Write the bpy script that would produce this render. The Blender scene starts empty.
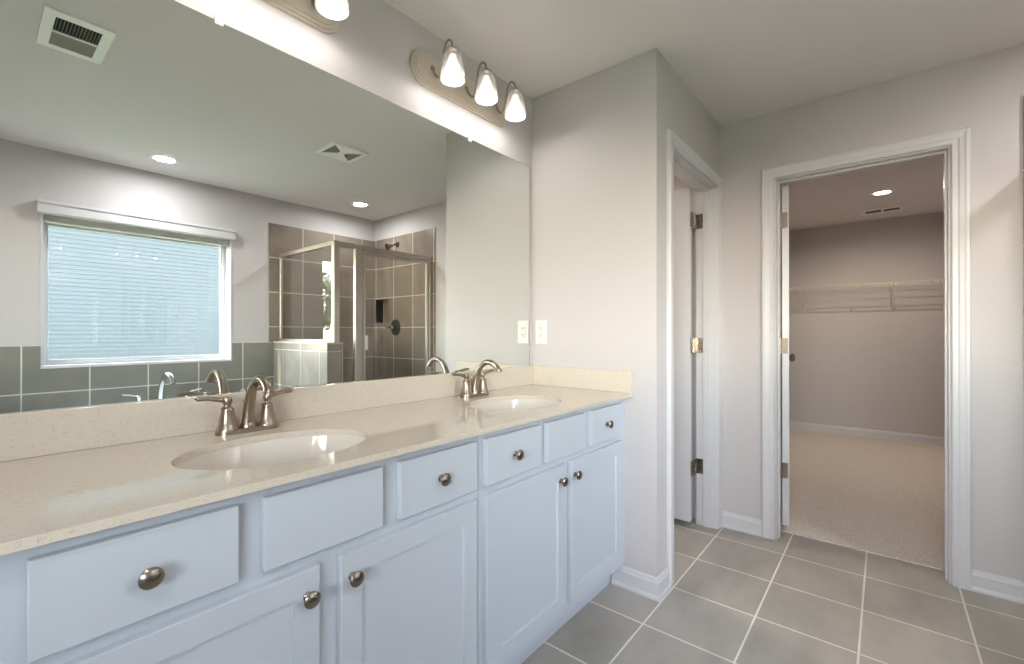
import bpy, bmesh, math, random
from mathutils import Vector, Matrix
S = bpy.context.scene
COL = S.collection
R = math.radians
random.seed(7)

# ---------------------------------------------------------------- camera, world, sun, exposure
XS, YT, XC, W, H = 1.95, 0.69, 2.94, 2.978, 2.44     # side wall, toilet wall, closet wall, window wall, ceiling
cam = bpy.data.cameras.new('camera'); co = bpy.data.objects.new('camera', cam); COL.objects.link(co)
cam.sensor_width = 36; cam.lens = 451.66 / 1024 * 36; cam.clip_start = .01
co.location = (0, -1.4677, 1.1751); co.rotation_euler = (R(90.14), 0, R(39.5 - 90))
S.camera = co
wd = bpy.data.worlds.new('sky'); S.world = wd; wd.use_nodes = True
nt = wd.node_tree; nt.nodes.clear()
sky = nt.nodes.new('ShaderNodeTexSky'); sky.sky_type = 'NISHITA'; sky.sun_disc = False
sky.sun_elevation = R(36); sky.sun_rotation = R(-105); sky.air_density = 1.3; sky.dust_density = .6
bgn = nt.nodes.new('ShaderNodeBackground'); bgn.inputs[1].default_value = 1.3
won = nt.nodes.new('ShaderNodeOutputWorld')
hs = nt.nodes.new('ShaderNodeHueSaturation'); hs.inputs['Saturation'].default_value = .52
nt.links.new(sky.outputs[0], hs.inputs['Color']); nt.links.new(hs.outputs[0], bgn.inputs[0]); nt.links.new(bgn.outputs[0], won.inputs[0])
sl = bpy.data.lights.new('sun', 'SUN'); sl.energy = 5; sl.angle = R(.6); sl.color = (1, .95, .86)
so = bpy.data.objects.new('sun', sl); COL.objects.link(so)
so.rotation_euler = Vector((1, .27, -.75)).to_track_quat('-Z', 'Y').to_euler(); so.location = (-6, -5, 6)
pl = bpy.data.lights.new('window_portal', 'AREA'); pl.shape = 'RECTANGLE'; pl.size = 1.15; pl.size_y = 1.1
pl.cycles.is_portal = True
po = bpy.data.objects.new('window_portal', pl); COL.objects.link(po)
po.location = (.92, -3.24, 1.49); po.rotation_euler = (R(90), 0, 0)
pl2 = bpy.data.lights.new('window_portal', 'AREA'); pl2.shape = 'RECTANGLE'; pl2.size = 1.05; pl2.size_y = 1.2; pl2.cycles.is_portal = True
po2 = bpy.data.objects.new('window_portal', pl2); COL.objects.link(po2); po2.location = (-1.16, -1.8, 1.53); po2.rotation_euler = (0, R(-90), 0)  # portal of the added left-wall window
S.view_settings.view_transform = 'Standard'; S.view_settings.look = 'None'
S.view_settings.exposure = 1.5; S.view_settings.gamma = 1; S.view_settings.use_curve_mapping = False
BULB, SPOT, DISC = 3, .5, 112                                # lamp radiances

# ---------------------------------------------------------------- materials
def lin(c):
    return tuple(((v / 255) / 12.92 if v / 255 <= .04045 else ((v / 255 + .055) / 1.055) ** 2.4) for v in c) + (1,)
def newmat(name):
    m = bpy.data.materials.new(name); m.use_nodes = True
    return m, m.node_tree, m.node_tree.nodes['Principled BSDF']
def mat(name, rgb, rough=.5, metal=0, spec=.5, noise=0, nscale=30, bump=0, bscale=200, aniso=0, coat=0):
    m, t, b = newmat(name)
    c = lin(rgb); b.inputs['Base Color'].default_value = c
    b.inputs['Roughness'].default_value = rough; b.inputs['Metallic'].default_value = metal
    b.inputs['Specular IOR Level'].default_value = spec; b.inputs['Anisotropic'].default_value = aniso
    b.inputs['Coat Weight'].default_value = coat
    geo = t.nodes.new('ShaderNodeNewGeometry')
    if noise:
        n = t.nodes.new('ShaderNodeTexNoise'); n.inputs['Scale'].default_value = nscale; n.inputs['Detail'].default_value = 6
        t.links.new(geo.outputs['Position'], n.inputs['Vector'])
        r = t.nodes.new('ShaderNodeMix'); r.data_type = 'RGBA'
        r.inputs[6].default_value = tuple(v * (1 - noise) for v in c[:3]) + (1,)
        r.inputs[7].default_value = tuple(min(1, v * (1 + noise)) for v in c[:3]) + (1,)
        t.links.new(n.outputs['Fac'], r.inputs[0]); t.links.new(r.outputs[2], b.inputs['Base Color'])
    if bump:
        n = t.nodes.new('ShaderNodeTexNoise'); n.inputs['Scale'].default_value = bscale; n.inputs['Detail'].default_value = 3
        t.links.new(geo.outputs['Position'], n.inputs['Vector'])
        bp = t.nodes.new('ShaderNodeBump'); bp.inputs['Strength'].default_value = bump; bp.inputs['Distance'].default_value = .002
        t.links.new(n.outputs['Fac'], bp.inputs['Height']); t.links.new(bp.outputs[0], b.inputs['Normal'])
    return m
def emit(name, rgb, s):
    m = bpy.data.materials.new(name); m.use_nodes = True; t = m.node_tree; t.nodes.clear()
    e = t.nodes.new('ShaderNodeEmission'); e.inputs[0].default_value = lin(rgb); e.inputs[1].default_value = s
    o = t.nodes.new('ShaderNodeOutputMaterial'); t.links.new(e.outputs[0], o.inputs[0]); return m
def tile(name, ax, size, org, c1, c2, grout, rough=.35, mortar=.005, nscale=3):
    """square stone tiles laid in a grid; ax = which world axes run across and up"""
    m, t, b = newmat(name); L = t.links
    g = t.nodes.new('ShaderNodeNewGeometry'); s = t.nodes.new('ShaderNodeSeparateXYZ'); L.new(g.outputs['Position'], s.inputs[0])
    cb = t.nodes.new('ShaderNodeCombineXYZ')
    for k in (0, 1):
        a = t.nodes.new('ShaderNodeMath'); a.operation = 'SUBTRACT'; a.inputs[1].default_value = org[k] - 40 * size[k]
        L.new(s.outputs['XYZ'.index(ax[k])], a.inputs[0]); L.new(a.outputs[0], cb.inputs[k])
    br = t.nodes.new('ShaderNodeTexBrick'); br.offset = 0; br.squash = 1
    br.inputs['Scale'].default_value = 1; br.inputs['Brick Width'].default_value = size[0]; br.inputs['Row Height'].default_value = size[1]
    br.inputs['Mortar Size'].default_value = mortar / 2; br.inputs['Mortar Smooth'].default_value = .1
    br.inputs['Color1'].default_value = lin(c1); br.inputs['Color2'].default_value = lin(c2); br.inputs['Mortar'].default_value = lin(grout)
    L.new(cb.outputs[0], br.inputs['Vector'])
    n = t.nodes.new('ShaderNodeTexNoise'); n.inputs['Scale'].default_value = nscale; n.inputs['Detail'].default_value = 7; n.inputs['Roughness'].default_value = .52
    mp = t.nodes.new('ShaderNodeMapping'); mp.inputs['Scale'].default_value = (1, 2.2, 1.6) ; L.new(g.outputs['Position'], mp.inputs[0]); L.new(mp.outputs[0], n.inputs['Vector'])
    rp = t.nodes.new('ShaderNodeValToRGB'); rp.color_ramp.elements[0].position = .3; rp.color_ramp.elements[0].color = (.80, .80, .80, 1)
    rp.color_ramp.elements[1].position = .75; rp.color_ramp.elements[1].color = (1.1, 1.09, 1.07, 1); L.new(n.outputs['Fac'], rp.inputs[0])
    mx = t.nodes.new('ShaderNodeMix'); mx.data_type = 'RGBA'; mx.blend_type = 'MULTIPLY'; mx.inputs[0].default_value = 1
    L.new(br.outputs['Color'], mx.inputs[6]); L.new(rp.outputs[0], mx.inputs[7]); L.new(mx.outputs[2], b.inputs['Base Color'])
    bp = t.nodes.new('ShaderNodeBump'); bp.invert = True; bp.inputs['Strength'].default_value = .4; bp.inputs['Distance'].default_value = .002
    L.new(br.outputs['Fac'], bp.inputs['Height']); L.new(bp.outputs[0], b.inputs['Normal'])
    mr = t.nodes.new('ShaderNodeMapRange'); mr.inputs[3].default_value = rough; mr.inputs[4].default_value = .8
    L.new(br.outputs['Fac'], mr.inputs[0]); L.new(mr.outputs[0], b.inputs['Roughness'])
    return m
def quartz(name, rough=.07):
    m, t, b = newmat(name); L = t.links; g = t.nodes.new('ShaderNodeNewGeometry')
    v = t.nodes.new('ShaderNodeTexVoronoi'); v.inputs['Scale'].default_value = 800; L.new(g.outputs['Position'], v.inputs['Vector'])
    rp = t.nodes.new('ShaderNodeValToRGB'); e = rp.color_ramp.elements; e[0].position = .0; e[0].color = (1, 1, 1, 1); e[1].position = 1; e[1].color = (0, 0, 0, 1)
    sp = t.nodes.new('ShaderNodeSeparateColor'); L.new(v.outputs['Color'], sp.inputs[0])
    gt = t.nodes.new('ShaderNodeMath'); gt.operation = 'GREATER_THAN'; gt.inputs[1].default_value = .90; L.new(sp.outputs[0], gt.inputs[0])
    n = t.nodes.new('ShaderNodeTexNoise'); n.inputs['Scale'].default_value = 90; L.new(g.outputs['Position'], n.inputs['Vector'])
    g2 = t.nodes.new('ShaderNodeMapRange'); g2.inputs[1].default_value = .45; g2.inputs[2].default_value = .6; L.new(n.outputs['Fac'], g2.inputs[0])
    mu = t.nodes.new('ShaderNodeMath'); mu.operation = 'MULTIPLY'; L.new(gt.outputs[0], mu.inputs[0]); L.new(g2.outputs[0], mu.inputs[1])
    mx = t.nodes.new('ShaderNodeMix'); mx.data_type = 'RGBA'; mx.inputs[6].default_value = lin((209, 197, 182)); mx.inputs[7].default_value = lin((165, 160, 154))
    L.new(mu.outputs[0], mx.inputs[0]); L.new(mx.outputs[2], b.inputs['Base Color'])
    b.inputs['Roughness'].default_value = rough; b.inputs['Specular IOR Level'].default_value = .52
    return m
def thin_glass(name, tint=(.93, .97, .96), ior=1.45):
    m = bpy.data.materials.new(name); m.use_nodes = True; t = m.node_tree; t.nodes.clear()
    lw = t.nodes.new('ShaderNodeLayerWeight'); lw.inputs[0].default_value = .5
    pw = t.nodes.new('ShaderNodeMath'); pw.operation = 'POWER'; pw.inputs[1].default_value = 4.2; t.links.new(lw.outputs['Facing'], pw.inputs[0])
    f = t.nodes.new('ShaderNodeMath'); f.operation = 'MULTIPLY_ADD'; f.inputs[1].default_value = .9; f.inputs[2].default_value = .045; t.links.new(pw.outputs[0], f.inputs[0])
    a = t.nodes.new('ShaderNodeBsdfTransparent'); a.inputs[0].default_value = tint + (1,)
    g = t.nodes.new('ShaderNodeBsdfGlossy'); g.inputs['Roughness'].default_value = 0
    mx = t.nodes.new('ShaderNodeMixShader'); o = t.nodes.new('ShaderNodeOutputMaterial')
    t.links.new(f.outputs[0], mx.inputs[0]); t.links.new(a.outputs[0], mx.inputs[1]); t.links.new(g.outputs[0], mx.inputs[2]); t.links.new(mx.outputs[0], o.inputs[0])
    return m
def frosted(name):
    m = bpy.data.materials.new(name); m.use_nodes = True; t = m.node_tree; t.nodes.clear()
    tr = t.nodes.new('ShaderNodeBsdfTranslucent'); tr.inputs[0].default_value = (.16, .15, .14, 1)
    d = t.nodes.new('ShaderNodeBsdfDiffuse'); d.inputs[0].default_value = (.62, .60, .57, 1)
    tp = t.nodes.new('ShaderNodeBsdfTransparent')
    m1 = t.nodes.new('ShaderNodeMixShader'); m1.inputs[0].default_value = .5
    m2 = t.nodes.new('ShaderNodeMixShader'); m2.inputs[0].default_value = .34
    o = t.nodes.new('ShaderNodeOutputMaterial')
    t.links.new(tr.outputs[0], m1.inputs[1]); t.links.new(d.outputs[0], m1.inputs[2]); t.links.new(m1.outputs[0], m2.inputs[1])
    t.links.new(tp.outputs[0], m2.inputs[2]); t.links.new(m2.outputs[0], o.inputs[0]); return m

M = dict(
    wall=mat('greige_wall_paint', (197, 191, 190), .85, spec=.2, bump=.05, bscale=350),
    ceil=mat('flat_ceiling_paint', (230, 225, 222), .95, spec=.1, bump=.06, bscale=300),
    trim=mat('white_trim_paint', (206, 204, 206), .35),
    cab=mat('cabinet_paint', (192, 197, 205), .4),
    cabin=mat('cabinet_inside', (120, 115, 108), .7),
    quartz=quartz('quartz_counter'),
    quartz_edge=quartz('quartz_side_splash', .38),
    china=mat('white_china', (216, 207, 195), .06, spec=.6, coat=.3),
    nickel=mat('brushed_nickel', (162, 148, 134), .3, 1),
    plate=mat('satin_nickel_plate', (212, 202, 188), .38, .6),
    dnickel=mat('satin_pewter', (150, 142, 132), .25, 1),
    alu=mat('satin_aluminium', (200, 193, 184), .42, .85),
    chrome=mat('chrome', (225, 228, 230), .06, 1),
    dchrome=mat('dark_chrome', (120, 118, 116), .12, 1),
    mirror=mat('mirror_silver', (236, 240, 236), 0, 1),
    mirror_edge=mat('mirror_edge', (120, 125, 118), .2, .5),
    vent=mat('vent_white_enamel', (252, 250, 246), .4),
    plastic=mat('white_plastic', (226, 222, 216), .4),
    dark=mat('dark_slot', (40, 38, 36), .8),
    slat=mat('grille_grey', (150, 146, 136), .6),
    floor=tile('floor_tile', 'XY', (.34, .34), (1.408, -.713), (164, 159, 152), (173, 168, 160), (232, 226, 215), .38, .0075),
    wtile=tile('tub_wall_tile', 'XZ', (.336, .325), (.242, .766), (132, 130, 121), (139, 137, 128), (214, 211, 200), .2, .0085),
    ktile=tile('knee_wall_tile', 'YZ', (.33, .325), (-2.11, 1.025), (150, 144, 134), (157, 150, 140), (208, 204, 192), .12, .006),
    stile=tile('shower_back_tile', 'XZ', (.327, .325), (2.126, .91), (132, 119, 107), (142, 129, 115), (206, 196, 180), .25, .0085),
    sside=tile('shower_side_tile', 'YZ', (.325, .325), (-1.952, .91), (132, 119, 107), (142, 129, 115), (206, 196, 180), .25, .0085),
    carpet=mat('beige_carpet', (230, 212, 202), 1, spec=0, noise=.42, nscale=110, bump=.6, bscale=160),
    glass=thin_glass('shower_glass', (.955, .955, .94)), pane=thin_glass('window_glass', (.97, .98, .98), 1.5),
    frost=frosted('frosted_shade'),
    bulb=emit('bulb_glow', (255, 250, 240), BULB), lens=emit('lens_glow', (250, 250, 255), DISC),
    clens=emit('closet_lens_glow', (255, 236, 214), 8),
    wire=mat('white_wire', (215, 208, 198), .4),
    siding=mat('blue_grey_siding', (70, 75, 79), .6, noise=.03),
    roof=mat('roof_shingle', (95, 90, 86), .9, noise=.3, nscale=8),
    grass=mat('grass', (82, 104, 58), .95, noise=.4, nscale=3),
    bark=mat('bark', (92, 76, 60), .9, noise=.3), leaf=mat('leaf', (70, 96, 58), .6, noise=.3, nscale=2),
    acrylic=mat('white_acrylic', (238, 238, 235), .15),
)

# ---------------------------------------------------------------- mesh helpers
class B:
    """collects shapes in world coordinates; origin o makes them local to their thing"""
    def __init__(s, o=(0, 0, 0)): s.bm = bmesh.new(); s.o = Vector(o)
    def box(s, x0, x1, y0, y1, z0, z1, bev=0, seg=2):
        t = bmesh.new(); r = bmesh.ops.create_cube(t, size=1)
        bmesh.ops.scale(t, vec=(abs(x1 - x0), abs(y1 - y0), abs(z1 - z0)), verts=t.verts)
        bmesh.ops.translate(t, vec=((x0 + x1) / 2, (y0 + y1) / 2, (z0 + z1) / 2), verts=t.verts)
        if bev: bmesh.ops.bevel(t, geom=t.edges[:], offset=bev, segments=seg, affect='EDGES', profile=.5)
        s.add(t); return s
    def add(s, t, mtx=None):
        if mtx is not None: bmesh.ops.transform(t, matrix=mtx, verts=t.verts)
        me = bpy.data.meshes.new('tmp'); t.to_mesh(me); t.free(); s.bm.from_mesh(me); bpy.data.meshes.remove(me)
    def lathe(s, prof, loc=(0, 0, 0), axis='Z', n=32, sx=1, sy=1):
        """prof = [(r, h)]; r = 0 closes the end"""
        t = bmesh.new(); rings = []
        for r, h in prof:
            if r <= 1e-6: rings.append([t.verts.new((0, 0, h))])
            else: rings.append([t.verts.new((r * sx * math.cos(2 * math.pi * k / n), r * sy * math.sin(2 * math.pi * k / n), h)) for k in range(n)])
        for a, b in zip(rings, rings[1:]):
            for k in range(n):
                k2 = (k + 1) % n
                if len(a) == 1 and len(b) == 1: continue
                if len(a) == 1: t.faces.new((a[0], b[k2], b[k]))
                elif len(b) == 1: t.faces.new((a[k], a[k2], b[0]))
                else: t.faces.new((a[k], a[k2], b[k2], b[k]))
        bmesh.ops.recalc_face_normals(t, faces=t.faces)
        rot = {'Z': Matrix.Identity(4), 'X': Matrix.Rotation(R(90), 4, 'Y'), '-X': Matrix.Rotation(R(-90), 4, 'Y'),
               '-Y': Matrix.Rotation(R(90), 4, 'X'), 'Y': Matrix.Rotation(R(-90), 4, 'X'), '-Z': Matrix.Rotation(R(180), 4, 'X')}[axis]
        s.add(t, Matrix.Translation(loc) @ rot); return s
    def tube(s, pts, rad, n=12, smooth=0, flat=1, caps=True):
        P = [Vector(p) for p in pts]; rd = list(rad) if hasattr(rad, '__len__') else [rad] * len(P)
        if smooth:
            Q, q = [], []
            for i in range(len(P) - 1):
                a, b, c, d = P[max(i - 1, 0)], P[i], P[i + 1], P[min(i + 2, len(P) - 1)]
                for k in range(smooth):
                    u = k / smooth
                    Q.append(.5 * ((2 * b) + (c - a) * u + (2 * a - 5 * b + 4 * c - d) * u * u + (3 * b - a - 3 * c + d) * u ** 3)); q.append(rd[i] * (1 - u) + rd[i + 1] * u)
            Q.append(P[-1]); q.append(rd[-1]); P, rd = Q, q
        t = bmesh.new(); rings = []; nrm = None
        for i, p in enumerate(P):
            d = (P[min(i + 1, len(P) - 1)] - P[max(i - 1, 0)]).normalized()
            if nrm is None:
                nrm = Vector((0, 0, 1)) if abs(d.z) < .9 else Vector((1, 0, 0))
            nrm = (nrm - d * nrm.dot(d)).normalized(); bi = d.cross(nrm)
            rings.append([t.verts.new(p + rd[i] * (nrm * math.cos(2 * math.pi * k / n) * flat + bi * math.sin(2 * math.pi * k / n))) for k in range(n)])
        for a, b in zip(rings, rings[1:]):
            for k in range(n): t.faces.new((a[k], a[(k + 1) % n], b[(k + 1) % n], b[k]))
        if caps: t.faces.new(rings[0][::-1]); t.faces.new(rings[-1])
        bmesh.ops.recalc_face_normals(t, faces=t.faces); s.add(t); return s
    def prism(s, pts, mp, a, b):
        """extrude a 2D outline from a to b; mp(u, v, w) -> world"""
        t = bmesh.new(); A = [t.verts.new(mp(u, v, a)) for u, v in pts]; C = [t.verts.new(mp(u, v, b)) for u, v in pts]
        n = len(pts); t.faces.new(A); t.faces.new(C[::-1])
        for k in range(n): t.faces.new((A[k], C[k], C[(k + 1) % n], A[(k + 1) % n]))
        bmesh.ops.recalc_face_normals(t, faces=t.faces); s.add(t); return s
    def sweep(s, prof, path, mp):
        """sweep a profile [(w, t)] along mitred stations [(a, b, da, db)]; mp(a, b, t) -> world"""
        t = bmesh.new(); rings = [[t.verts.new(mp(a + da * w, b + db * w, th)) for w, th in prof] for a, b, da, db in path]
        n = len(prof)
        for p, q in zip(rings, rings[1:]):
            for k in range(n): t.faces.new((p[k], p[(k + 1) % n], q[(k + 1) % n], q[k]))
        t.faces.new(rings[0]); t.faces.new(rings[-1][::-1])
        bmesh.ops.recalc_face_normals(t, faces=t.faces); s.add(t); return s
    def grid(s, us, vs, holes, mp, w0, w1):
        """a slab with rectangular openings; mp(u, v, w) -> world"""
        us = sorted(set(us)); vs = sorted(set(vs)); t = bmesh.new(); V = {}
        def vt(i, j, w):
            if (i, j, w) not in V: V[i, j, w] = t.verts.new(mp(us[i], vs[j], (w0, w1)[w]))
            return V[i, j, w]
        def solid(i, j):
            if not (0 <= i < len(us) - 1 and 0 <= j < len(vs) - 1): return False
            u = (us[i] + us[i + 1]) / 2; v = (vs[j] + vs[j + 1]) / 2
            return not any(a < u < b and c < v < d for a, b, c, d in holes)
        for i in range(len(us) - 1):
            for j in range(len(vs) - 1):
                if not solid(i, j): continue
                for w in (0, 1): t.faces.new([vt(i, j, w), vt(i + 1, j, w), vt(i + 1, j + 1, w), vt(i, j + 1, w)])
                for di, dj, e in ((-1, 0, ((0, 0), (0, 1))), (1, 0, ((1, 0), (1, 1))), (0, -1, ((0, 0), (1, 0))), (0, 1, ((0, 1), (1, 1)))):
                    if not solid(i + di, j + dj):
                        (a, b), (c, d) = e; t.faces.new([vt(i + a, j + b, 0), vt(i + c, j + d, 0), vt(i + c, j + d, 1), vt(i + a, j + b, 1)])
        bmesh.ops.recalc_face_normals(t, faces=t.faces); s.add(t); return s
def obj(name, b, m, parent=None, smooth=False, loc=None, bevel=0):
    me = bpy.data.meshes.new(name)
    if loc is None: loc = b.o
    bmesh.ops.translate(b.bm, vec=-b.o, verts=b.bm.verts)
    if smooth:
        for f in b.bm.faces: f.smooth = True
        for e in b.bm.edges:
            if len(e.link_faces) == 2 and e.calc_face_angle(0) > R(38): e.smooth = False
    b.bm.to_mesh(me); b.bm.free(); me.materials.append(M[m])
    o = bpy.data.objects.new(name, me); COL.objects.link(o)
    if parent is not None: o.parent = parent
    else: o.location = loc
    if bevel:
        md = o.modifiers.new('bevel', 'BEVEL'); md.width = bevel; md.segments = 2; md.limit_method = 'ANGLE'
    return o
def tag(o, label, cat, group=None):
    o['label'] = label; o['category'] = cat
    if group: o['group'] = group
    return o
def thing(name, loc, label, cat, group=None):
    o = bpy.data.objects.new(name, None); COL.objects.link(o); o.location = loc; o.empty_display_size = .05
    return tag(o, label, cat, group)
def struct(name, b, m, parent=None, smooth=False):
    o = obj(name, b, m, parent, smooth)
    if parent is None: o['kind'] = 'structure'
    return o
def sroot(name, loc):
    o = bpy.data.objects.new(name, None); COL.objects.link(o); o.location = loc; o['kind'] = 'structure'; return o
def dup(root, loc, label):
    r = root.copy(); COL.objects.link(r); r.location = loc; r['label'] = label
    def rec(a, b):
        for ch in a.children:
            c = ch.copy(); COL.objects.link(c); c.parent = b; rec(ch, c)
    rec(root, r); return r
XYp = lambda u, v, w: (u, w, v)      # plane across x, up z, depth along y
YXp = lambda u, v, w: (w, u, v)      # plane across y, up z, depth along x

# ---------------------------------------------------------------- room shell
X0, XE = -1.0, 6.47
T = .115
struct('floor', B().box(X0 - .3, 3.085, -W - .3, 1.3, -.15, 0), 'floor')
struct('floor.001', B().box(3.085, XE + .2, -W - .3, 1.3, -.15, .004), 'carpet')
struct('ceiling', B().box(X0 - .3, XE + .2, -W - .3, 1.3, H, H + .15), 'ceil')
struct('wall_back', B().box(X0 - .15, XS, 0, T, 0, H), 'wall')
struct('wall_side', B().box(XS, XS + T, -YT, 1.2, 0, H), 'wall')
DT = (2.140, 2.875, 0, 2.05)         # toilet-room opening (x, z)
DC = (-1.704, -.990, 0, 2.05)         # closet opening (y, z)
NI = (-2.93, -2.69, 1.285, 1.547)    # shower niche (y, z)
struct('wall_toilet_room', B().grid([XS + T, DT[0], DT[1], XC], [0, 2.05, H], [DT], XYp, -YT, -YT + T), 'wall')
struct('wall_closet', B().grid([-W, NI[0], NI[1], DC[0], DC[1], 1.2], [0, NI[2], NI[3], 2.05, H], [DC, (NI[0], NI[1], NI[2], NI[3])], YXp, XC, XC + T), 'wall')
struct('wall_toilet_room.001', B().box(XS, XC + T, 1.2, 1.3, 0, H), 'wall')
W2 = (-2.40, -1.20, 1.00, 2.05)        # added daylight window in the unseen left wall (y, z)
struct('wall_left', B().grid([-W, W2[0], W2[1], 0], [0, W2[2], W2[3], H], [W2], YXp, X0 - .15, X0), 'wall')
WN = (.331, 1.50, .932, 2.05)
struct('wall_window', B().grid([X0 - .15, WN[0], WN[1], XE + .15], [0, WN[2], WN[3], H], [WN], XYp, -W - .25, -W), 'wall')
struct('wall_closet_back', B().box(XE, XE + .12, -W, 1.2, 0, H), 'wall')
struct('wall_closet_left', B().box(XC + T, XE, -.35, -.25, 0, H), 'wall')
struct('wall_closet_right', B().box(XC + T, XE, -2.6, -2.5, 0, H), 'wall')
# baseboards (profile: distance from wall, height)
BP = [(0, 0), (.019, 0), (.019, .010), (.015, .018), (.013, .022), (.013, .072), (.009, .080), (.007, .090), (.003, .095), (0, .095)]
def base(name, st, b=None):
    """st: stations (x, y, nx, ny) with mitre normals"""
    b = B(); t = bmesh.new()
    rings = [[t.verts.new((x + nx * w, y + ny * w, z)) for w, z in BP] for x, y, nx, ny in st]
    for p, q in zip(rings, rings[1:]):
        for k in range(len(BP)): t.faces.new((p[k], p[(k + 1) % len(BP)], q[(k + 1) % len(BP)], q[k]))
    t.faces.new(rings[0]); t.faces.new(rings[-1][::-1]); bmesh.ops.recalc_face_normals(t, faces=t.faces); b.add(t)
    return struct(name, b, 'trim')
base('baseboard_side', [(XS, -.478, -1, 0), (XS, -YT, -1, -1), (2.093, -YT, 0, -1)])
base('baseboard_closet_wall', [(XC, -YT - .019, -1, 0), (XC, -.929, -1, 0)])
base('baseboard_closet_wall.001', [(XC, -1.772, -1, 0), (XC, -1.934, -1, 0)])
base('baseboard_closet_back', [(XC + T + .09, -.35, 0, -1), (XE, -.35, -1, -1), (XE, -2.5, -1, 1), (XC + T, -2.5, 0, 1)])
base('baseboard_left', [(X0, 0, 1, -1), (X0, -W, 1, 1), (-.1, -W, 0, 1)])
base('baseboard_back', [(X0, 0, 1, -1), (-.07, 0, 0, -1)])
base('baseboard_toilet_room', [(XS + T, -YT + T, 1, 1), (XS + T, 1.2, 1, -1), (XC, 1.2, -1, -1), (XC, -.5, -1, 0)])

# doors: casing, jamb lining, stop, leaf, hinges, knob
CP = [(.006, 0), (.006, .009), (.010, .012), (.028, .012), (.034, .015), (.050, .017), (.055, .019), (.065, .019), (.070, .012), (.070, 0)]
def casing(b, a0, a1, top, mp):
    b.sweep(CP, [(a0, 0, -1, 0), (a0, top, -1, 1), (a1, top, 1, 1), (a1, 0, 1, 0)], mp)
def hinge(b, mp, z):
    pass
d1 = sroot('door_1', (DT[1], -YT, 0)); o1 = d1.location
b = B(o1)
casing(b, DT[0], DT[1], 2.05, lambda a, z, t: (min(a, XC - .001), -YT - t, z)); obj('casing', b, 'trim', d1)
b = B(o1); casing(b, DT[0], DT[1], 2.05, lambda a, z, t: (min(a, XC - .001), -YT + T + t, z)); obj('casing', b, 'trim', d1)
def jamb(b, mp, a0, a1, top):     # lining with stop
    for u0, u1, v0, v1 in ((a0 - .001, a0 + .004, 0, top), (a1 - .004, a1 + .001, 0, top), (a0 + .004, a1 - .004, top - .004, top)):
        mp(b, u0, u1, v0, v1, -.002, T + .002)
    for u0, u1, v0, v1 in ((a0 + .004, a0 + .014, 0, top - .004), (a1 - .014, a1 - .004, 0, top - .004), (a0 + .014, a1 - .014, top - .014, top - .004)):
        mp(b, u0, u1, v0, v1, .035, .075)
b = B(o1); jamb(b, lambda b, u0, u1, v0, v1, w0, w1: b.box(u0, u1, -YT + w0, -YT + w1, v0, v1, .0008, 1), DT[0], DT[1], 2.05); obj('jamb', b, 'trim', d1)
def leaf_mesh(o, L, hh=2.002, th=.035, panels=True):
    """door leaf along +x from the hinge, thickness towards -y, with two recessed panels on both faces"""
    b = B(o); x, y, z = o
    st = .11; mid = .86
    hl = [(st, L - st, .22, mid), (st, L - st, mid + .11, hh - .13)]
    b.grid([x, x + L] + [x + v for h in hl for v in h[:2]], [z, z + hh] + [z + v for h in hl for v in h[2:]],
           [(x + h[0], x + h[1], z + h[2], z + h[3]) for h in hl], lambda u, v, w: (u, y + w, v), -th, 0)
    for h in hl: b.box(x + h[0] - .001, x + h[1] + .001, y - th + .008, y - .008, z + h[2] - .001, z + h[3] + .001)
    return b
def knob_set(b, x, y, z, th=.035):
    for sgn, ax in ((1, 'Y'), (-1, '-Y')):
        b.lathe([(0, 0), (.032, 0), (.032, .006), (.028, .009), (.012, .012), (.010, .03), (.016, .036), (.026, .045), (.028, .055), (.022, .065), (0, .069)],
                (x, y if sgn > 0 else y - th, z), ax, 24)
def hinge_mesh(o, z):
    b = B(o); x, y = o[0], o[1]
    b.tube([(x, y, z - .045), (x, y, z + .045)], .0065, 10)
    b.lathe([(0, 0), (.004, .002), (.0065, .006)], (x, y, z + .045), 'Z', 10)
    b.lathe([(0, 0), (.004, .002), (.0065, .006)], (x, y, z - .045), '-Z', 10)
    return b
# toilet-room leaf, hinged on the far jamb, swung into the room beyond
hp = Vector((DT[1] - .016, -YT + T - .002, .012))
lf = obj('leaf', leaf_mesh(hp, .675), 'trim', d1); lf.location = hp - o1; lf.rotation_euler = (0, 0, R(90 - 0)); 
lf.location.x -= .0
# leaf local frame: +x along the leaf, thickness towards -y; rotated 90 deg it runs to +y with thickness towards +x
lf.location = Vector((DT[1] - .112, -YT + T + .006, .045)) - o1
kb = B((0, 0, 0)); knob_set(kb, .61, 0, .92); k = obj('knob', kb, 'nickel', lf, True)
for z in (.36, 1.10, 1.86):
    b = B(o1); x, y = DT[1] - .052, -YT + T + .002
    b.tube([(x - .010, y - .004, z - .045), (x - .010, y - .004, z + .045)], .0070, 10)
    b.box(x + .044, x + .048, y - .040, y, z - .045, z + .045, .001, 1)
    b.box(x - .050, x + .046, y - .004, y + .001, z - .045, z + .045, .001, 1)
    obj('hinge', b, 'dnickel', d1, True)
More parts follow.
